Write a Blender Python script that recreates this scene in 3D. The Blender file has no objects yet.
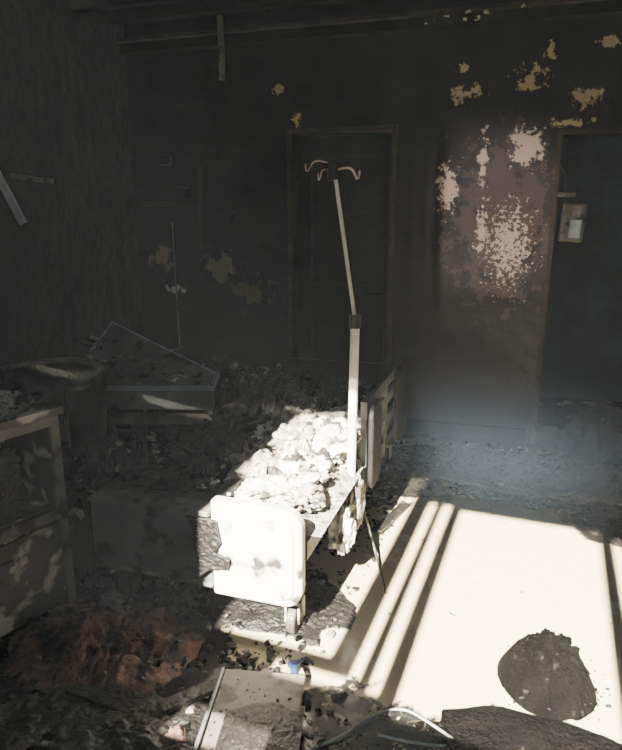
import bpy, bmesh, math, random
from mathutils import Vector, Matrix, noise
random.seed(7)
C=bpy.context.scene.collection
R=math.radians

# ---------------------------------------------------------------- materials
def burnt(name,c1,c2,scale=6,rough=0.75,bump=0.4,c3=None,c3_t=0.62,c3_scale=14,metal=0.0,rough2=None,spec=0.4):
    m=bpy.data.materials.new(name); m.use_nodes=True
    n=m.node_tree.nodes; L=m.node_tree.links
    b=n['Principled BSDF']
    tc=n.new('ShaderNodeTexCoord')
    t1=n.new('ShaderNodeTexNoise'); t1.inputs['Scale'].default_value=scale; t1.inputs['Detail'].default_value=8; t1.inputs['Roughness'].default_value=0.65
    L.new(tc.outputs['Object'],t1.inputs['Vector'])
    r1=n.new('ShaderNodeValToRGB'); r1.color_ramp.elements[0].position=0.35; r1.color_ramp.elements[1].position=0.68
    r1.color_ramp.elements[0].color=(*c1,1); r1.color_ramp.elements[1].color=(*c2,1)
    L.new(t1.outputs['Fac'],r1.inputs['Fac'])
    col=r1.outputs['Color']
    if c3:
        t2=n.new('ShaderNodeTexNoise'); t2.inputs['Scale'].default_value=c3_scale; t2.inputs['Detail'].default_value=6
        L.new(tc.outputs['Object'],t2.inputs['Vector'])
        r2=n.new('ShaderNodeValToRGB'); r2.color_ramp.elements[0].position=c3_t-0.03; r2.color_ramp.elements[1].position=c3_t+0.05
        L.new(t2.outputs['Fac'],r2.inputs['Fac'])
        mx=n.new('ShaderNodeMix'); mx.data_type='RGBA'
        L.new(r2.outputs['Color'],mx.inputs[0]); L.new(col,mx.inputs[6]); mx.inputs[7].default_value=(*c3,1)
        col=mx.outputs[2]
    L.new(col,b.inputs['Base Color'])
    b.inputs['Metallic'].default_value=metal
    b.inputs['Specular IOR Level'].default_value=spec
    if rough2 is not None:
        mr=n.new('ShaderNodeMapRange'); mr.inputs['From Min'].default_value=.35; mr.inputs['From Max'].default_value=.65
        mr.inputs['To Min'].default_value=rough; mr.inputs['To Max'].default_value=rough2
        L.new(t1.outputs['Fac'],mr.inputs['Value']); L.new(mr.outputs['Result'],b.inputs['Roughness'])
    else: b.inputs['Roughness'].default_value=rough
    if bump>0:
        t3=n.new('ShaderNodeTexNoise'); t3.inputs['Scale'].default_value=scale*5; t3.inputs['Detail'].default_value=8
        L.new(tc.outputs['Object'],t3.inputs['Vector'])
        bp=n.new('ShaderNodeBump'); bp.inputs['Strength'].default_value=bump; bp.inputs['Distance'].default_value=0.02
        L.new(t3.outputs['Fac'],bp.inputs['Height']); L.new(bp.outputs['Normal'],b.inputs['Normal'])
    return m

M_char=burnt('char',(.003,.003,.003),(.011,.0105,.010),9,.45,.8,(.06,.057,.055),.71,22,spec=.35)
M_ash=burnt('ash',(.07,.065,.06),(.40,.38,.34),14,.85,.8,(.015,.015,.015),.60,20)
M_rub=burnt('rubble',(.004,.004,.0038),(.027,.025,.023),8,.5,.7,(.16,.15,.135),.70,18,spec=.3)
M_coal_shade=burnt('coal_and_shadow_black',(.0008,.0008,.0008),(.003,.0028,.0027),12,.9,1.0,(.020,.018,.016),.67,34,spec=.03)  # black enough that the sunlit mound reads as shadow; also on burnt debris
M_brown=burnt('scorched_board',(.030,.015,.010),(.13,.075,.052),9,.8,.6,(.012,.009,.007),.54,12)
M_plastic=burnt('melted_plastic_shaded',(.040,.045,.048),(.105,.115,.120),4,.35,.2,(.010,.010,.010),.60,9)
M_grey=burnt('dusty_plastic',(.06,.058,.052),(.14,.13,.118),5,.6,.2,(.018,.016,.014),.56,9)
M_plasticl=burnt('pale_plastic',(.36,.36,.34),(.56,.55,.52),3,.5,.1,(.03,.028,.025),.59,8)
M_metal=burnt('sooty_metal',(.02,.018,.017),(.10,.096,.09),12,.5,.2,metal=.4)
M_white=burnt('enamel_tube',(.42,.42,.40),(.62,.62,.60),10,.35,.05)
M_dark=burnt('black_plastic',(.003,.003,.0035),(.009,.009,.010),8,.6,.3,spec=.2)
M_ceil=burnt('sooty_ceiling',(.003,.0028,.0026),(.009,.008,.007),3,.85,.4,spec=.05)
M_beam=burnt('charred_timber',(.003,.0027,.0024),(.015,.012,.009),7,.8,.5,spec=.08)
M_trim=burnt('scorched_wood_trim',(.010,.008,.006),(.045,.034,.022),7,.7,.3,spec=.2)
M_tan=burnt('flaking_paint',(.28,.24,.16),(.45,.40,.28),9,.85,.4)
M_corr=burnt('corridor_paint',(.006,.012,.020),(.018,.034,.052),3,.7,.2)
M_cable=burnt('cable_sheath',(.12,.15,.16),(.24,.27,.29),10,.5,0)
M_blue=burnt('blue_plastic',(.01,.022,.08),(.025,.045,.14),10,.4,.1)
M_locker=burnt('scorched_locker_steel',(.018,.017,.016),(.070,.065,.058),6,.6,.3,(.34,.31,.26),.57,9)

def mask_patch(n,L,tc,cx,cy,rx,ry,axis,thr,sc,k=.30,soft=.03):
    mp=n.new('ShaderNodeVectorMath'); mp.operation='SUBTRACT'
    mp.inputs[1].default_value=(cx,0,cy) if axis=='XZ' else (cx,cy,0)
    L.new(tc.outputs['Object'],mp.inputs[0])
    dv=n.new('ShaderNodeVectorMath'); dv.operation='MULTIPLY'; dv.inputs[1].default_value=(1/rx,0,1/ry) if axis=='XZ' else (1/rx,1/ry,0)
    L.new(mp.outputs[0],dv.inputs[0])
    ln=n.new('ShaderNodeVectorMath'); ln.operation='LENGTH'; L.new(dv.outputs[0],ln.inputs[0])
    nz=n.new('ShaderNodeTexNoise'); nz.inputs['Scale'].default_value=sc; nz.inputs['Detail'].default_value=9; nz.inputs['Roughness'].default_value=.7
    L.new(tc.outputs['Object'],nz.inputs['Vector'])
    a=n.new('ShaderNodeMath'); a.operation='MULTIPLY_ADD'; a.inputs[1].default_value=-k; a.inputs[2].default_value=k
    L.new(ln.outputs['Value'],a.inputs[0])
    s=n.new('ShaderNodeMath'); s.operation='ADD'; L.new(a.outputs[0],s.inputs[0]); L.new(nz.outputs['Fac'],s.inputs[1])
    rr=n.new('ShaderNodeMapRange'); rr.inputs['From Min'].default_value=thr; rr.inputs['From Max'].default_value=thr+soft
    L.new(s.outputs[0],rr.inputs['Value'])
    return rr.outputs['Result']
def wall_mat(name,patches,base1=(.0030,.0023,.0022),base2=(.013,.0095,.0090)):
    m=burnt(name,base1,base2,2.2,.6,.8,rough2=.42,spec=.18)
    n=m.node_tree.nodes; L=m.node_tree.links; b=n['Principled BSDF']
    cur=b.inputs['Base Color'].links[0].from_socket
    tc=n.new('ShaderNodeTexCoord')
    for (sx,sz,rx,rz,col,thr,sc) in patches:
        f=mask_patch(n,L,tc,sx,sz,rx,rz,'XZ',thr,sc)
        mx=n.new('ShaderNodeMix'); mx.data_type='RGBA'
        L.new(f,mx.inputs[0]); L.new(cur,mx.inputs[6]); mx.inputs[7].default_value=(*col,1)
        cur=mx.outputs[2]
    L.new(cur,b.inputs['Base Color'])
    return m
TAN=(.36,.29,.16); PNK=(.34,.27,.22); LIT_RST=(.040,.027,.022)
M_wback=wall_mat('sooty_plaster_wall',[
 (1.30,1.5,.45,.75,LIT_RST,.60,9),  # rust tone paints in the lit wall area under the pink plaster flakes
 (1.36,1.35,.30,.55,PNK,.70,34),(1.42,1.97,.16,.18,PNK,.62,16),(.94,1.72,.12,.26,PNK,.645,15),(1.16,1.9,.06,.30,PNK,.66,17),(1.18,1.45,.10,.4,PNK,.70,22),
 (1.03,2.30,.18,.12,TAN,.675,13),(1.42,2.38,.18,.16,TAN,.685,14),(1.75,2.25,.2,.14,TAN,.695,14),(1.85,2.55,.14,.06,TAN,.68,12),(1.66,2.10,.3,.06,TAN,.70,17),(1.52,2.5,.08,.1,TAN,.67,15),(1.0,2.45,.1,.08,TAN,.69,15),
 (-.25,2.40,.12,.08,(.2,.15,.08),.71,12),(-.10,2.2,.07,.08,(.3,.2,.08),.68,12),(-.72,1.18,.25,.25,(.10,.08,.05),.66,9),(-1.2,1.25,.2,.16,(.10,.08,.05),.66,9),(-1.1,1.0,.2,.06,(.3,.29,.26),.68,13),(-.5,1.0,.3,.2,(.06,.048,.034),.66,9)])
M_wleft=wall_mat('sooty_plaster_wall_side',[(1.2,1.5,.5,.4,(.25,.24,.22),.72,6)])
M_floor=burnt('sooty_linoleum_painted_sun',(.005,.005,.005),(.020,.0195,.018),3,.35,.2,rough2=.10)
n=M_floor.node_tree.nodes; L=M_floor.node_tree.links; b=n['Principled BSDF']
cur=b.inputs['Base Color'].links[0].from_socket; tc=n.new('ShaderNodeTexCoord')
for (cx,cy,rx,ry,thr,sc) in [(.80,2.35,.95,1.15,.58,3.0),(.05,2.1,.45,.45,.60,6)]:  # cream patches paint the sun patch's brightness into the floor colour
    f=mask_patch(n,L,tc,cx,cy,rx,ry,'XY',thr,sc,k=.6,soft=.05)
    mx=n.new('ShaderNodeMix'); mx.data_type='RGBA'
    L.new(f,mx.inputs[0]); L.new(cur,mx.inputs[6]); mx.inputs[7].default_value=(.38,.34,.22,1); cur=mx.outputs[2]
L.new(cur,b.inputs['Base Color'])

# ---------------------------------------------------------------- mesh helpers
def obj(name,verts,faces,mat,parent=None,mtx=None,smooth=False):
    me=bpy.data.meshes.new(name); me.from_pydata([tuple(v) for v in verts],[],faces); me.update()
    o=bpy.data.objects.new(name,me); C.objects.link(o)
    me.materials.append(mat)
    if smooth:
        for p in me.polygons: p.use_smooth=True
    if parent: o.parent=parent
    if mtx is not None: o.matrix_local=mtx
    return o
def empty(name,loc=(0,0,0),rz=0):
    e=bpy.data.objects.new(name,None); C.objects.link(e); e.location=loc; e.rotation_euler=(0,0,R(rz)); e.empty_display_size=.1
    return e
def MX(loc,rot=(0,0,0)):
    return Matrix.Translation(loc) @ (Matrix.Rotation(R(rot[2]),4,'Z')@Matrix.Rotation(R(rot[1]),4,'Y')@Matrix.Rotation(R(rot[0]),4,'X'))
BF=[(0,1,2,3),(7,6,5,4),(0,4,5,1),(1,5,6,2),(2,6,7,3),(3,7,4,0)]
def bverts(x0,x1,y0,y1,z0,z1): return [(x0,y0,z0),(x0,y1,z0),(x1,y1,z0),(x1,y0,z0),(x0,y0,z1),(x0,y1,z1),(x1,y1,z1),(x1,y0,z1)]
def box(name,c,s,mat,parent=None,rot=(0,0,0),bev=.004):
    x,y,z=[a/2 for a in s]
    o=obj(name,bverts(-x,x,-y,y,-z,z),BF,mat,parent,MX(c,rot))
    if bev:
        b=o.modifiers.new('b','BEVEL'); b.width=min(bev,min(s)*.4); b.segments=2
    return o
def boxes(name,lst,mat,parent=None,mtx=None):
    V=[];F=[]
    for (x0,x1,y0,y1,z0,z1) in lst:
        k=len(V); V+=bverts(x0,x1,y0,y1,z0,z1); F+=[tuple(i+k for i in f) for f in BF]
    return obj(name,V,F,mat,parent,mtx)
def tube(name,pts,r,mat,parent=None,cyc=False,bezier=False):
    cu=bpy.data.curves.new(name,'CURVE'); cu.dimensions='3D'; cu.bevel_depth=r; cu.bevel_resolution=4; cu.use_fill_caps=True
    sp=cu.splines.new('NURBS' if bezier else 'POLY'); sp.points.add(len(pts)-1)
    for p,q in zip(sp.points,pts): p.co=(*q,1)
    if bezier: sp.use_endpoint_u=True; sp.order_u=3
    sp.use_cyclic_u=cyc
    o=bpy.data.objects.new(name,cu); C.objects.link(o); cu.materials.append(mat)
    if parent: o.parent=parent
    return o
def outline_panel(name,pts,th,mat,parent=None,mtx=None,bev=.012):
    n=len(pts); V=[(x,-th/2,z) for x,z in pts]+[(x,th/2,z) for x,z in pts]
    F=[tuple(range(n)),tuple(range(2*n-1,n-1,-1))]+[(i,i+n,(i+1)%n+n,(i+1)%n) for i in range(n)]
    o=obj(name,V,F,mat,parent,mtx)
    bm=bmesh.new(); bm.from_mesh(o.data); bmesh.ops.recalc_face_normals(bm,faces=bm.faces); bm.to_mesh(o.data); bm.free()
    if bev:
        b=o.modifiers.new('b','BEVEL'); b.width=bev; b.segments=3; b.limit_method='ANGLE'; b.angle_limit=R(50)
    return o
def rrect(x0,x1,z0,z1,r,seg=6,corners=(1,1,1,1)):
    P=[]
    cs=[(x1-r,z1-r,0,x1,z1),(x0+r,z1-r,90,x0,z1),(x0+r,z0+r,180,x0,z0),(x1-r,z0+r,270,x1,z0)]
    for k,(cx,cz,a,qx,qz) in enumerate(cs):
        if corners[k]:
            for i in range(seg+1):
                t=R(a+90*i/seg); P.append((cx+r*math.cos(t),cz+r*math.sin(t)))
        else: P.append((qx,qz))
    return P
def heap(name,c,rx,ry,h,mat,rz=0,seed=0,n=60,parent=None,rough=.5,flat=.0,freq=6,box_=False,wob=.25):
    V=[];F=[]
    for j in range(n+1):
        for i in range(n+1):
            x=(i/n*2-1);y=(j/n*2-1)
            if box_: e=min(1,(1-abs(x))*5)*min(1,(1-abs(y))*5)
            else:
                d=math.hypot(x,y)+wob*noise.noise(Vector((x*2,y*2,seed)))
                e=max(0,1-d)**.7
            f=noise.fractal(Vector((x*rx*freq,y*ry*freq,seed*3.1)),.9,2.1,5)
            rd=abs(noise.fractal(Vector((x*rx*freq*2,y*ry*freq*2,seed*1.7+5)),.9,2.2,4))
            z=e*h*(1-rough+rough*(f*1.2+.4)+rough*.9*rd)
            if e<=0: z=-.002
            V.append((x*rx+.02*f*e,y*ry+.02*rd*e,max(z,-.002)))
    for j in range(n):
        for i in range(n):
            a=j*(n+1)+i; F.append((a,a+1,a+n+2,a+n+1))
    return obj(name,V,F,mat,parent,MX(c,(0,0,rz)))
def shards(name,places,mats,parent=None,mtx=None,flat=.6,elong=True):
    V=[];F=[];MI=[]
    for (x,y,z,s) in places:
        rot=Matrix.Rotation(random.uniform(0,6.28),3,'Z')@Matrix.Rotation(random.gauss(0,.4),3,'X')@Matrix.Rotation(random.gauss(0,.4),3,'Y')
        el=random.choice([1,1,1.3,1.8]) if elong else 1; k=len(V)
        n=random.choice([4,5,6]); top=[];bot=[]
        for i in range(n):
            a=6.283*i/n+random.uniform(-.35,.35); r=s*random.uniform(.6,1.1)
            p=Vector((math.cos(a)*r*el,math.sin(a)*r,0)); hh=s*flat*random.uniform(.5,1.4)
            bot.append(rot@(p+Vector((0,0,-hh/2)))); top.append(rot@(p*random.uniform(.5,.95)+Vector((0,0,hh/2))))
        lo=min(q.z for q in bot+top)
        off=Vector((x,y,z-lo-.15*s if z>.02 else -lo))
        V+=[p+off for p in bot+top]
        mi=random.randrange(len(mats))
        F.append(tuple(k+i for i in reversed(range(n)))); F.append(tuple(k+n+i for i in range(n)))
        MI+=[mi,mi]
        for i in range(n): F.append((k+i,k+(i+1)%n,k+n+(i+1)%n,k+n+i)); MI.append(mi)
    o=obj(name,V,F,mats[0],parent,mtx)
    for m in mats[1:]: o.data.materials.append(m)
    for p,i in zip(o.data.polygons,MI): p.material_index=i
    return o

# ---------------------------------------------------------------- room shell
def wall(name,x0,x1,z0,z1,holes,y0,y1,mat,loc,rz):
    xs=sorted(set([x0,x1]+[h[0] for h in holes]+[h[1] for h in holes])); zs=sorted(set([z0,z1]+[h[2] for h in holes]+[h[3] for h in holes]))
    L=[]
    for i in range(len(xs)-1):
        for j in range(len(zs)-1):
            cx=(xs[i]+xs[i+1])/2; cz=(zs[j]+zs[j+1])/2
            if any(h[0]<cx<h[1] and h[2]<cz<h[3] for h in holes): continue
            L.append((xs[i],xs[i+1],y0,y1,zs[j],zs[j+1]))
    return boxes(name,L,mat,None,MX(loc,(0,0,rz)))
H=2.88
BA=-16.0
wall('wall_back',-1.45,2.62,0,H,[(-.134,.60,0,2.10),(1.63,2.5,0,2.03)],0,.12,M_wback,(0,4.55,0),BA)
Lf=Vector((-2.57,.686,0)); Lb=Vector((-1.35,4.94,0))
ang=math.degrees(math.atan2(Lb.y-Lf.y,Lb.x-Lf.x))
wall('wall_left',-.15,(Lb-Lf).length+.1,0,H,[],0,.1,M_wleft,Lf,ang)
Rf=Vector((1.175,-.783,0)); Rb=Vector((2.5,3.83,0))
angr=math.degrees(math.atan2(Rb.y-Rf.y,Rb.x-Rf.x))
wall('wall_right',-.1,(Rb-Rf).length+.15,0,H,[],-.1,0,M_wleft,Rf,angr)
T=.754; DW=.3
def zz(d): return T*(d+DW)
holes=[(-.36,.304,zz(1.60),zz(3.16)),
       (-1.10,-.63,zz(1.80),zz(3.50)),
       (-.535,-.505,zz(1.68),zz(3.2)),(-.46,-.425,zz(1.68),zz(3.2)),
       (-.80,-.535,zz(1.66),zz(1.74)),
       (-.98,-.66,zz(1.32),zz(1.46)),
       (.37,.40,zz(1.7),zz(3.1))]
wall('wall_front',-2.72,1.45,0,H,holes,-.03,0,M_wleft,(-.1095,-.279,0),-21.4)
def prism(name,pts,z0,z1,mat):
    n=len(pts); V=[(p[0],p[1],z0) for p in pts]+[(p[0],p[1],z1) for p in pts]
    F=[tuple(reversed(range(n))),tuple(range(n,2*n))]+[(i,(i+1)%n,(i+1)%n+n,i+n) for i in range(n)]
    return obj(name,V,F,mat)
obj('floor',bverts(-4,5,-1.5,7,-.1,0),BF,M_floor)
prism('ceiling',[(-2.68,.73),(1.24,-.80),(3.4,5.2),(-1.3,6.6)],H,H+.1,M_ceil)
boxes('wall_corridor',[(-.7,2.9,1.3,1.4,0,H),(-.8,-.7,.12,1.4,0,H),(2.9,3.0,.12,1.4,0,H),(.95,1.05,.12,1.3,0,H)],M_corr,None,MX((0,4.55,0),(0,0,BA)))
WB=MX((0,4.55,0),(0,0,BA))
def wbe(name):
    e=empty(name); e.matrix_world=WB; return e
tr=wbe('trim_1')
boxes('cornice_beam',[(-1.4,2.55,-.08,-.003,2.68,2.74)],M_beam,tr)
boxes('cornice_cap',[(-1.4,2.55,-.12,-.003,2.742,2.765)],M_trim,tr)
cb=wbe('ceiling_battens')
boxes('batten_rows',[(-1.3,2.5,-.34,-.28,2.80,2.878),(-1.4,2.5,-.62,-.55,2.80,2.878),(-1.5,2.5,-1.0,-.93,2.80,2.878)],M_beam,cb)
boxes('batten_cross',[(x,x+.05,-1.05,-.15,2.82,2.874) for x in (-.3,1.0)],M_beam,cb)
pf=wbe('peeling_ceiling_paint')
shards('paint_flakes',[(random.uniform(.75,1.35),-.126-random.uniform(0,.01),2.70+random.uniform(-.02,.04),random.uniform(.012,.028)) for i in range(12)],[M_tan,M_trim],pf)
hs=wbe('hanging_ceiling_strip')
box('strip',(-.58,-.16,2.65),(.045,.012,.42),M_grey,hs,(3,1,3))
df=wbe('door_frame')
boxes('jambs',[(-.170,-.134,-.02,.10,0,2.13),(.565,.60,-.02,.10,0,2.13)],M_trim,df)
boxes('head',[(-.1335,.5645,-.02,.10,2.10,2.13)],M_trim,df)
dr=wbe('door_1')
boxes('leaf',[(-.129,.554,.105,.14,.01,2.088)],M_dark,dr)
boxes('leaf_rails',[(-.1,-.02,.085,.1045,.05,2.05),(.45,.53,.085,.1045,.05,2.05),(-.0195,.4495,.085,.1045,1.95,2.05),(-.0195,.4495,.085,.1045,.95,1.06),(-.0195,.4495,.085,.1045,.05,.18)],M_dark,dr)
tube('handle',[(.49,.085,1.0),(.49,.04,1.0),(.40,.04,1.0)],.007,M_dark,dr)
d2=wbe('door_frame')
boxes('jamb_side',[(1.600,1.63,-.012,.13,0,2.06)],M_trim,d2)
boxes('head_piece',[(1.6305,2.5,-.012,.13,2.03,2.06)],M_trim,d2)
dp=wbe('paper_dispenser')
box('shell',(1.755,.20,1.50),(.15,.10,.25),M_grey,dp,(0,3,0),.015)
box('mount_arm',(1.69,.20,1.68),(.14,.02,.03),M_metal,dp)
box('front_slot',(1.77,.143,1.46),(.08,.02,.12),M_cable,dp,(0,3,0),.005)
tube('hanger',[(1.69,.2,1.63),(1.69,.2,1.8),(1.64,.11,1.85)],.006,M_metal,dp)
bd=wbe('baseboard_back')
boxes('boards',[(-1.4,-.19,-.02,-.001,0,.1),(.62,1.56,-.02,-.001,0,.1)],M_beam,bd)
tube('wall_pipe',[(-1.02,4.74,.3),(-1.03,4.745,1.5)],.006,M_grey)
wf=wbe('charred_wall_fittings')
boxes('rail_remains',[(-1.35,-.9,-.03,-.004,1.62,1.66),(-.86,-.83,-.03,-.004,1.3,1.9)],M_trim,wf)
for i,(x,z) in enumerate([(-1.12,1.95),(-.98,1.72),(-.62,1.55)]):
    box('fitting_%d'%(i+1),(x,-.03,z),(.10,.05,.07),M_dark,wf,(0,12*i,0))

# ---------------------------------------------------------------- hospital bed
bed=empty('hospital_bed',(-.43,2.083,0),-18)
outline_panel('footboard_shaded',rrect(-.43,.085,.20,.50,.05,6,(0,1,1,0)),.06,M_plastic,bed,MX((0,0,0),(0,0,0)))  # left part darker: shade put into the colour of one footboard
outline_panel('footboard_left_lip',[(-.43,.475),(.085,.485),(.085,.505),(-.41,.50)],.09,M_grey,bed,MX((0,-.004,0)),.006)
outline_panel('footboard_left_base',[(-.42,.20),(.085,.20),(.085,.215),(-.42,.218)],.075,M_grey,bed,MX((0,-.002,0)),.004)
outline_panel('footboard_sunlit',rrect(.087,.43,.175,.55,.07,8,(1,0,0,1)),.05,M_plasticl,bed,MX((0,-.012,0)))  # right part paler: sunlight put into the colour
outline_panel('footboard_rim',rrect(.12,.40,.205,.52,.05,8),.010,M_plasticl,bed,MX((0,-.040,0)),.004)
outline_panel('shadow_silhouette',[(.0,.49),(.12,.485),(.135,.40),(.11,.36),(.17,.34),(.16,.30),(.09,.29),(.03,.235),(.05,.33),(.02,.37),(.03,.43)],.012,M_char,bed,MX((.0,-.058,0)),.004)  # added dark shape, stands for shadow silhouettes on the pale part
boxes('foot_tray',[(-.43,.08,.032,.07,.36,.50),(-.43,-.37,.071,.30,.36,.49),(.02,.08,.071,.30,.36,.50),(-.369,.019,.27,.30,.36,.50),(-.369,.019,.071,.269,.38,.40)],M_rub,bed)
for nm,x in (('side_member_left',-.40),('side_member_right',.40)):
    boxes(nm,[(x-.025,x+.025,.04,1.98,.33,.40)],M_metal,bed)
boxes('deck_slats',[(-.37,.37,y,y+.10,.375,.395) for y in [.35+.135*i for i in range(12)]],M_metal,bed)
boxes('cross_members',[(-.37,.37,.08,.13,.30,.35),(-.37,.37,.95,1.0,.30,.35),(-.37,.37,1.85,1.9,.30,.35)],M_metal,bed)
for i,(x,y) in enumerate([(-.36,.10),(.36,.10),(-.36,1.85),(.36,1.85)]):
    tube('leg_%d'%(i+1),[(x,y,.33),(x,y,.11)],.022,M_metal,bed)
    bm=bmesh.new(); bmesh.ops.create_cone(bm,cap_ends=True,segments=28,radius1=.055,radius2=.055,depth=.035,matrix=Matrix.Translation((x,y-.02,.056))@Matrix.Rotation(R(90),4,'Y'))
    me=bpy.data.meshes.new('castor'); bm.to_mesh(me); bm.free(); me.materials.append(M_metal)
    o=bpy.data.objects.new('castor_wheel_%d'%(i+1),me); C.objects.link(o); o.parent=bed
    bv=o.modifiers.new('b','BEVEL'); bv.width=.008; bv.segments=2
    boxes('castor_fork_%d'%(i+1),[(x-.03,x-.022,y-.045,y+.02,.05,.13),(x+.022,x+.03,y-.045,y+.02,.05,.13),(x-.03,x+.03,y-.045,y+.02,.125,.135)],M_plasticl if x>0 else M_metal,bed)  # right forks paler, sunlight put into their colour
outline_panel('headboard',rrect(-.42,.42,.25,.60,.07,8),.045,M_char,bed,MX((0,2.03,0),(-6,0,0)))
heap('burnt_mattress',(0,1.06,.395),.42,.93,.14,M_rub,0,3,120,bed,.55,box_=True,freq=7)
heap('burnt_blanket_mound',(-.16,1.05,.43),.28,.55,.16,M_char,0,9,80,bed,.6,freq=8)
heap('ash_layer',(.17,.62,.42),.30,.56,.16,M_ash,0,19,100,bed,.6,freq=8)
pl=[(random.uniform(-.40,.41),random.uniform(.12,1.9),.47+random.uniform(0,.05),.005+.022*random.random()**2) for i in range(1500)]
shards('mattress_scraps_dark',[p for p in pl if p[0]<-.05],[M_char,M_rub,M_char,M_rub,M_coal_shade],bed)
shards('mattress_scraps_pale',[p for p in pl if p[0]>=-.05 and p[3]<.018],[M_ash,M_plasticl,M_ash,M_ash],bed)  # scraps on the sunny half, sunlit white put into the colour
def lump(name,c,s,mat,parent,seed,rot=(0,0,0)):
    bm=bmesh.new(); bmesh.ops.create_icosphere(bm,subdivisions=5,radius=1)
    for v in bm.verts:
        q=v.co.copy(); f=noise.fractal(q*1.6+Vector((seed*7,0,0)),.8,2,6)
        v.co=Vector((q.x*s[0],q.y*s[1],q.z*s[2]))*(1+.5*f)
    me=bpy.data.meshes.new(name); bm.to_mesh(me); bm.free(); me.materials.append(mat)
    for p in me.polygons: p.use_smooth=True
    o=bpy.data.objects.new(name,me); C.objects.link(o); o.parent=parent; o.matrix_local=MX(c,rot); return o
for i,(x,y,z,a,b2,c2) in enumerate([(.10,.38,.50,.11,.13,.06),(.27,.42,.50,.12,.15,.06),(.16,.66,.53,.11,.13,.07),(.32,.72,.53,.10,.15,.06),(.10,.90,.54,.10,.14,.06),(.30,1.0,.54,.11,.16,.06),(.0,.52,.50,.08,.11,.05),(.20,.22,.48,.13,.10,.045),(.34,.24,.47,.07,.09,.04),(-.02,.78,.52,.07,.09,.04)]):
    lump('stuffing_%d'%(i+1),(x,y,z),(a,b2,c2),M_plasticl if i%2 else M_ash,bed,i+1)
lump('melted_cover',(-.2,.22,.46),(.18,.10,.05),M_char,bed,20)
for i,(x,y) in enumerate([(-.25,.5),(-.12,.8),(-.28,1.0),(-.1,1.3),(.2,1.5),(-.25,1.6)]):
    lump('charred_lump_%d'%(i+1),(x,y,.50),(.12,.11,.07),M_char if i%2 else M_rub,bed,60+i)
rail=[]
for z in (.33,.45,.57,.665): rail.append((.445,.465,.78,1.62,z,z+.055))
for y in (.76,1.2,1.60): rail.append((.44,.47,y,y+.045,.30,.72))
boxes('side_rail_right',rail,M_plastic,bed)
outline_panel('side_rail_end_plate',rrect(-.17,.17,.30,.75,.08,7),.03,M_char,bed,MX((.49,1.55,0),(0,0,90)))
outline_panel('side_rail_front_plate',rrect(-.10,.10,.29,.70,.06,7),.025,M_dark,bed,MX((.488,.86,0),(0,0,90)))
boxes('side_rail_left',[(-.47,-.45,.7,1.5,z,z+.05) for z in (.20,.30)]+[(-.475,-.445,y,y+.04,.18,.40) for y in (.7,1.46)],M_metal,bed)
lump('melted_drip',(.46,.38,.27),(.045,.05,.09),M_plasticl,bed,31)
lump('hanging_cover_scrap',(.46,.62,.30),(.03,.09,.11),M_ash,bed,33)
tube('hanging_wire',[(.44,.7,.35),(.50,.72,.12),(.58,.6,.01),(.64,.42,.008)],.006,M_metal,bed,bezier=True)

# ---------------------------------------------------------------- IV pole
iv=empty('iv_pole',(.175,2.52,0),0)
tube('outer_tube',[(-.002,0,.27),(.006,0,1.11)],.019,M_white,iv)
tube('collar',[(.006,0,1.08),(.006,0,1.135)],.025,M_metal,iv)
tube('inner_rod',[(.006,0,1.11),(-.085,-.01,1.70)],.008,M_white,iv)
tube('hub',[(-.088,-.01,1.66),(-.093,-.01,1.725)],.022,M_dark,iv)
tube('hub_cap',[(-.13,-.01,1.712),(-.05,-.01,1.712)],.011,M_dark,iv)
Mpk=burnt('hook_metal',(.16,.12,.11),(.40,.30,.28),22,.4,0)
for i,a in enumerate((200,-25,20,120)):
    ca,sa=math.cos(R(a)),math.sin(R(a)); o=Vector((-.091,-.01,1.705))
    P=[(0,0),(.045,.014),(.080,.010),(.095,-.016),(.103,-.030),(.113,-.018),(.110,0)]
    tube('hook_%d'%(i+1),[(o.x+ca*u,o.y+sa*u,o.z+w-(.012 if i else -.012)) for u,w in P],.0030,Mpk,iv,bezier=True)
box('bed_clamp',(0,0,.36),(.10,.06,.05),M_metal,iv,(0,0,-18))
box('bed_clamp_lower',(0,0,.29),(.07,.05,.035),M_metal,iv,(0,0,-18))

# ---------------------------------------------------------------- cabinet at left
cab=empty('bedside_cabinet',(-.97,2.24,0),56.3)
t=.022
boxes('carcass_sides',[(-t,0,0,.48,.02,.80),(-.62,-.62+t,0,.48,.02,.80)],M_locker,cab)
boxes('carcass_back',[(-.597,-.0225,.46,.48,.02,.80)],M_locker,cab)
boxes('carcass_shelves',[(-.597,-.0225,.0,.459,.02,.045),(-.597,-.0225,.02,.459,.40,.42)],M_locker,cab)
boxes('worktop',[(-.64,.02,-.03,.50,.801,.83)],M_locker,cab)
boxes('face_frame',[(-.03,.004,-.016,-.001,.01,.80),(-.62,-.031,-.016,-.001,.76,.799),(-.62,-.031,-.016,-.001,.385,.42)],M_grey,cab)
boxes('drawer_front',[(-.61,-.035,-.014,-.002,.03,.37)],M_locker,cab)
boxes('drawer_pull',[(-.40,-.24,-.034,-.015,.29,.31)],M_metal,cab)
boxes('feet',[(-.06,-.02,.02,.06,0,.02),(-.6,-.56,.02,.06,0,.02),(-.06,-.02,.42,.46,0,.02),(-.6,-.56,.42,.46,0,.02)],M_metal,cab)
heap('ash_on_top',(-.31,.24,.829),.32,.26,.12,M_ash,0,5,60,cab,.7,freq=9)
shards('scraps_on_top',[(random.uniform(-.6,-.02),random.uniform(0,.45),.85,random.uniform(.01,.035)) for i in range(90)],[M_char,M_ash,M_tan,M_rub],cab)
heap('ash_on_shelf',(-.31,.2,.419),.28,.18,.06,M_rub,0,6,40,cab,.7,freq=9)
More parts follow.
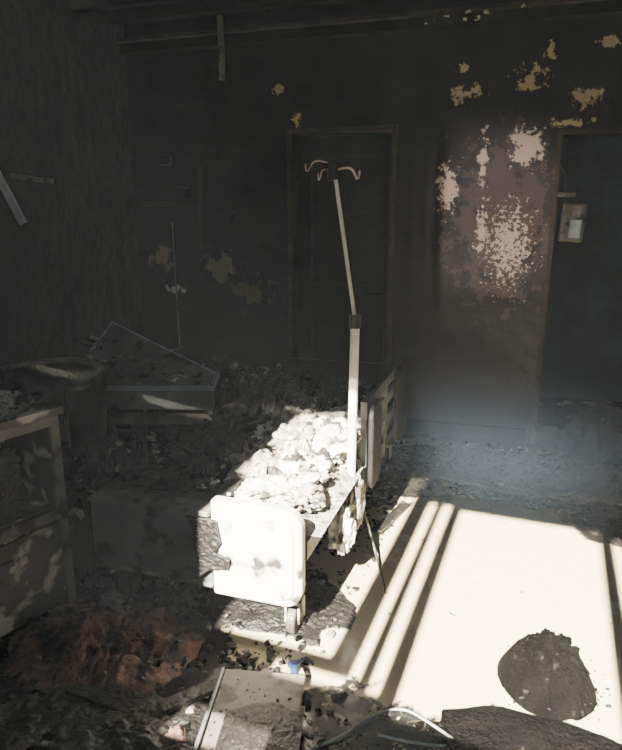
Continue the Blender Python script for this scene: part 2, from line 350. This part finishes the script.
lump('melted_panel',(-.30,.05,.60),(.16,.03,.12),M_char,cab,41)

# ---------------------------------------------------------------- armchair behind cabinet
ch=empty('burnt_armchair',(-1.42,3.02,0),-35)
arc=[( .33*math.cos(R(a)), .30*math.sin(R(a))) for a in range(-10,191,12)]
def ring(z,k): return [(x*k,y*k+.05,z+.10*max(0,y)) for x,y in arc]
n=len(arc)
V=[];F=[]
for zl,k in ((.40,1),(.60,1.05),(.72,1.08)): V+=ring(zl,k)
for zl,k in ((.72,.94),(.60,.92),(.40,.88)): V+=ring(zl,k)
for r_ in range(5):
    for i in range(n-1): F.append((r_*n+i,r_*n+i+1,(r_+1)*n+i+1,(r_+1)*n+i))
for i in range(n-1): F.append((5*n+i,5*n+i+1,i+1,i))
F.append(tuple(r_*n for r_ in range(6))); F.append(tuple(r_*n+n-1 for r_ in reversed(range(6))))
o=obj('curved_back_and_arms',V,F,M_char,ch,None,True)
tube('back_rim',ring(.725,1.01),.022,M_metal,ch)
box('seat',(0,.03,.40),(.54,.50,.10),M_char,ch,bev=.03)
for i,(x,y) in enumerate([(-.25,-.18),(.25,-.18),(-.22,.24),(.22,.24)]): tube('leg_%d'%(i+1),[(x,y,.38),(x*1.1,y*1.1,0)],.018,M_metal,ch)

# ---------------------------------------------------------------- collapsed bed frame at left rear
tb=empty('collapsed_bed_frame',(-.97,3.42,0),0)
boxes('front_board',[(-.41,.41,-.015,.015,.46,.59)],M_plastic,tb)
boxes('board_lip',[(-.42,.42,-.03,-.016,.575,.60)],M_cable,tb)
boxes('under_frame',[(-.40,.40,.02,.06,.36,.42),(-.40,.40,.55,.6,.36,.42),(-.40,-.35,.061,.549,.36,.42),(.35,.40,.061,.549,.36,.42)],M_metal,tb)
boxes('legs',[(-.39,-.35,.02,.06,0,.359),(.35,.39,.02,.06,0,.359),(-.39,-.35,.55,.59,0,.359),(.35,.39,.55,.59,0,.359)],M_metal,tb)
boxes('side_posts',[(-.40,-.38,-.012,.02,.42,.47),(.38,.40,-.012,.02,.42,.47)],M_metal,tb)
P1=Vector((-.27,.42,.895)); P2=Vector((.43,.10,.635)); P3=Vector((.42,-.01,.592)); P4=Vector((-.44,-.01,.595))
def quad_slab(name,P,th,mat,parent):
    nn=(P[1]-P[0]).cross(P[3]-P[0]).normalized()*th
    V=list(P)+[p+nn for p in P]
    return obj(name,V,[(0,1,2,3),(7,6,5,4),(0,4,5,1),(1,5,6,2),(2,6,7,3),(3,7,4,0)],mat,parent)
quad_slab('tilted_panel',[P1,P2,P3,P4],.012,M_plastic,tb)
tube('panel_rim',[P4,P1,P2,P3],.009,M_cable,tb)
tube('panel_stay',[P1+Vector((0,0,-.01)),Vector((-.27,.575,.40))],.012,M_metal,tb)
cc=[]
for i in range(90):
    u,v=random.random(),random.random()*.6
    p=P4.lerp(P3,u).lerp(P1.lerp(P2,u),v); cc.append((p.x,p.y,p.z+.005,random.uniform(.006,.022)))
shards('panel_debris',cc,[M_char,M_ash,M_rub],tb,flat=.3)
bp_=empty('charred_planks',(-1.20,4.12,0),0)
box('plank_1',(-.12,-.05,.66),(.55,.07,.018),M_grey,bp_,(0,16,-10))
box('plank_2',(-.02,-.12,.70),(.55,.05,.018),M_tan,bp_,(0,12,-18))
box('plank_3',(.06,.06,.62),(.55,.07,.02),M_char,bp_,(0,-9,-10))
box('prop',(0,.0,.29),(.10,.10,.58),M_char,bp_)
sl=empty('hanging_pale_slat',(-1.70,3.62,0),0)
box('slat',(.02,-.05,1.66),(.045,.02,.36),M_white,sl,(0,-24,0))
box('bracket',(.14,.0,1.74),(.26,.02,.025),M_grey,sl,(0,8,-10))
tube('hanger_wire',[(-.05,-.03,1.80),(-.07,.1,2.2),(-.02,.2,2.879)],.004,M_metal,sl)

# ---------------------------------------------------------------- rubble
rp=empty('rubble_heap',(-.93,2.92,0),0)
heap('mound',(0,0,0),.40,.46,.46,M_rub,-18,11,90,rp,.6,freq=6)
shards('chunks',[(random.gauss(0,.16),random.gauss(0,.18),.24+random.uniform(0,.12),.006+.03*random.random()**2) for i in range(380)],[M_char,M_rub,M_rub,M_brown,M_coal_shade,M_ash],rp)
rp2=empty('collapsed_plaster_pile',(-.60,4.28,0),0)
heap('mound',(0,0,0),.55,.30,.58,M_rub,-16,14,80,rp2,.55,freq=5)
shards('chunks',[(random.gauss(0,.24),random.gauss(0,.10),.38+random.uniform(0,.12),.006+.03*random.random()**2) for i in range(260)],[M_char,M_rub,M_ash,M_brown],rp2)
bb=empty('scorched_cardboard',(-.76,1.95,0),0)
heap('crumpled_base',(0,0,0),.36,.27,.10,M_brown,-8,21,70,bb,.7,freq=8)
heap('crumpled_flap',(.05,-.08,0),.27,.19,.07,M_brown,15,23,60,bb,.7,freq=9)
shards('torn_pieces',[(random.gauss(0,.15),random.gauss(0,.10),.04+random.uniform(0,.02),.005+.025*random.random()**2) for i in range(170)],[M_brown,M_brown,M_rub,M_char],bb,flat=.3)
lump('pale_scrap',(-.02,.18,.07),(.045,.03,.03),M_grey,bb,51)
dk=empty('head_shadow_mound',(.79,1.78,0),0)  # added mound, stands in for a head's cast shadow in the sun patch
heap('mound',(0,0,0),.155,.17,.20,M_coal_shade,0,31,70,dk,.15,freq=12,wob=.05)
lump('shadow_lump_1',(.0,.0,.10),(.09,.08,.06),M_coal_shade,dk,91)
lump('shadow_lump_2',(-.06,-.03,.06),(.05,.05,.05),M_coal_shade,dk,92)
shards('shadow_crumbs',[(random.gauss(0,.075),random.gauss(-.10,.03),.01+random.uniform(0,.02),random.uniform(.003,.009)) for i in range(200)],[M_coal_shade,M_char,M_coal_shade,M_rub],dk)
pp=empty('fallen_pale_panel',(-.17,1.60,0),-6)
box('sheet',(0,0,.035),(.27,.34,.018),M_grey,pp,(2,0,0),.004)
box('edge_lip',(-.142,0,.03),(.012,.34,.05),M_plastic,pp,bev=.003)
box('support',(0,0,.012),(.22,.28,.022),M_metal,pp)
shards('soot_flakes',[(random.uniform(-.13,.13),random.uniform(-.16,.16),.046,random.uniform(.002,.007)) for i in range(60)],[M_char,M_rub],pp,flat=.3)
heap('soot_smear',(.03,-.06,.045),.12,.10,.008,M_char,0,77,30,pp,.5,freq=12)
bl=empty('blue_clip',(-.06,1.81,.0),20)
box('body',(0,0,.045),(.04,.025,.018),M_blue,bl,(0,8,0),.006)
box('foot_piece',(0,0,.018),(.02,.02,.036),M_blue,bl)
tube('arm',[(.02,0,.045),(.05,.01,.05),(.07,-.01,.03)],.005,M_blue,bl)
bx=empty('brown_scrap',(-.42,1.49,0),10)
heap('crumple',(0,0,0),.09,.08,.06,M_brown,0,61,30,bx,.6,freq=14)
cbl=empty('loose_cable',(0,0,0))
tube('cable_1',[(.0,1.50,.008),(.08,1.53,.008),(.16,1.60,.008),(.26,1.66,.008),(.34,1.63,.008),(.45,1.50,.008)],.004,M_cable,cbl,bezier=True)
tube('cable_2',[(-1.0,1.80,.008),(-.92,1.74,.008),(-.80,1.70,.008),(-.70,1.62,.008),(-.62,1.66,.008)],.004,M_cable,cbl,bezier=True)
tube('cable_3',[(.20,1.55,.008),(.34,1.50,.008),(.55,1.52,.008),(.80,1.46,.008)],.004,M_cable,cbl,bezier=True)

def lcoord(x,y): return x*.931-y*.365, x*.365+y*.931
places=[]
while len(places)<8000:
    y=random.uniform(1.25,4.3); x=random.uniform(-.62*y-.2,.56*y+.1)
    l,d=lcoord(x,y)
    if y>4.40-.287*x or x<-2.55+.287*y: continue
    if -.66<l<.42 and 1.62<d<3.3:
        if random.random()>.03: continue
        s=random.uniform(.003,.006)
    else: s=.003+.018*random.random()**3
    if noise.noise(Vector((x*2.2,y*2.2,3)))<.0 and random.random()<.7: continue
    places.append((x,y,0,s))
flr=empty('floor_rubble')
shards('fragments',places,[M_char,M_rub,M_char,M_coal_shade,M_char,M_rub,M_char,M_coal_shade,M_char,M_ash],flr)
for i,(x,y,rx,ry,h,m) in enumerate([(1.5,3.55,.55,.35,.10,M_rub),(.85,3.75,.45,.30,.08,M_char),(-.55,1.50,.40,.22,.05,M_char),(.66,1.50,.32,.14,.06,M_coal_shade),(-.95,1.62,.35,.2,.05,M_char),(1.75,3.1,.35,.5,.07,M_rub),(-.15,2.25,.35,.22,.04,M_char),(1.9,4.0,.22,.22,.30,M_char)]):
    heap('drift_%d'%(i+1),(x,y,0),rx,ry,h,m,-20,70+i,60,flr,.5,freq=9)
for i,(x,y,rz,l) in enumerate([(-.35,1.72,35,.30),(-.62,1.66,-20,.35),(.42,2.95,60,.4),(1.0,3.35,-25,.5),(1.45,3.25,15,.4)]):
    box('charred_board_%d'%(i+1),(x,y,.018),(l,.05,.018),M_char,flr,(2,3,rz))

# ---------------------------------------------------------------- smoke
ctr=Vector((0,2.1,0)); cor=[Lf,Vector((-1.35,4.94,0)),Rb,Rf]
cor=[c+(ctr-c).normalized()*.12 for c in cor]
V=[(c.x,c.y,.0) for c in cor]+[(c.x,c.y,H-.01) for c in cor]
hz=obj('smoke_haze',V,BF,M_dark)
mh=bpy.data.materials.new('smoke'); mh.use_nodes=True; nn=mh.node_tree.nodes; nn.clear()
out=nn.new('ShaderNodeOutputMaterial'); vs=nn.new('ShaderNodeVolumeScatter'); vs.inputs['Color'].default_value=(.78,.86,1,1); vs.inputs['Density'].default_value=.003; vs.inputs['Anisotropy'].default_value=.2
mh.node_tree.links.new(vs.outputs[0],out.inputs['Volume'])
hz.data.materials.clear(); hz.data.materials.append(mh)
bm=bmesh.new(); bm.from_mesh(hz.data); bmesh.ops.recalc_face_normals(bm,faces=bm.faces); bm.to_mesh(hz.data); bm.free()
bm=bmesh.new(); bmesh.ops.create_icosphere(bm,subdivisions=3,radius=1)
me=bpy.data.meshes.new('blue_glow_plume'); bm.to_mesh(me); bm.free()
pm=bpy.data.objects.new('blue_glow_plume',me); C.objects.link(pm); pm.location=(.66,2.05,.92); pm.scale=(.62,.80,.62); pm.rotation_euler=(R(-12),0,R(-20))  # added haze ellipsoid, tinted blue to imitate the glow over the sun patch
mp_=bpy.data.materials.new('added_glow_haze'); mp_.use_nodes=True; nn=mp_.node_tree.nodes; nn.clear(); LL=mp_.node_tree.links
out=nn.new('ShaderNodeOutputMaterial'); vs=nn.new('ShaderNodeVolumeScatter'); vs.inputs['Color'].default_value=(.50,.70,1,1); vs.inputs['Anisotropy'].default_value=.0
tcn=nn.new('ShaderNodeTexCoord'); ln=nn.new('ShaderNodeVectorMath'); ln.operation='LENGTH'; LL.new(tcn.outputs['Object'],ln.inputs[0])
mr=nn.new('ShaderNodeMapRange'); mr.interpolation_type='SMOOTHERSTEP'; mr.inputs['From Min'].default_value=0; mr.inputs['From Max'].default_value=1; mr.inputs['To Min'].default_value=.055; mr.inputs['To Max'].default_value=0
LL.new(ln.outputs['Value'],mr.inputs['Value']); LL.new(mr.outputs['Result'],vs.inputs['Density']); LL.new(vs.outputs[0],out.inputs['Volume'])
me.materials.append(mp_)

# ---------------------------------------------------------------- lights
def aim(o,dirv): o.rotation_euler=Vector(dirv).to_track_quat('-Z','Y').to_euler()
s=bpy.data.lights.new('sun','SUN'); s.energy=165; s.angle=R(.6); s.color=(1,.89,.70)
so=bpy.data.objects.new('sun',s); C.objects.link(so); so.location=(-4,-8,8)
aim(so,(.365,.931,-.754))
sp=bpy.data.lights.new('wall_patch_spot','SPOT'); sp.energy=42000; sp.spot_size=R(2.2); sp.spot_blend=.5; sp.shadow_soft_size=.2; sp.color=(1,.93,.88)  # added spot, imitates sun reflected up from the floor onto the wall
po=bpy.data.objects.new('wall_patch_spot',sp); C.objects.link(po); po.location=(-8.99,-28.7,5.33)
aim(po,Vector((1.22,4.2,1.52))-po.location)
a=bpy.data.lights.new('window_fill','AREA'); a.shape='RECTANGLE'; a.size=1.6; a.size_y=1.3; a.energy=12; a.color=(.75,.87,1)  # added fill lamp outside the openings, brightens the room beyond the sky
ao=bpy.data.objects.new('window_fill',a); C.objects.link(ao)
ao.location=Vector((-.1095,-.279,2.0))+Vector((.931,-.365,0))*(-.35)+Vector((.365,.931,0))*(-.10)
aim(ao,(.365,.931,-.25))
w=bpy.data.worlds.new('sky'); bpy.context.scene.world=w; w.use_nodes=True
w.node_tree.nodes['Background'].inputs[0].default_value=(.6,.78,1,1); w.node_tree.nodes['Background'].inputs[1].default_value=1.0

# ---------------------------------------------------------------- camera
cam=bpy.data.cameras.new('camera'); co=bpy.data.objects.new('camera',cam); C.objects.link(co)
co.location=(0,0,1.5); co.rotation_euler=(R(76.2),0,0)
cam.sensor_fit='VERTICAL'; cam.sensor_height=24; cam.lens=19.84; cam.clip_start=.02
bpy.context.scene.camera=co
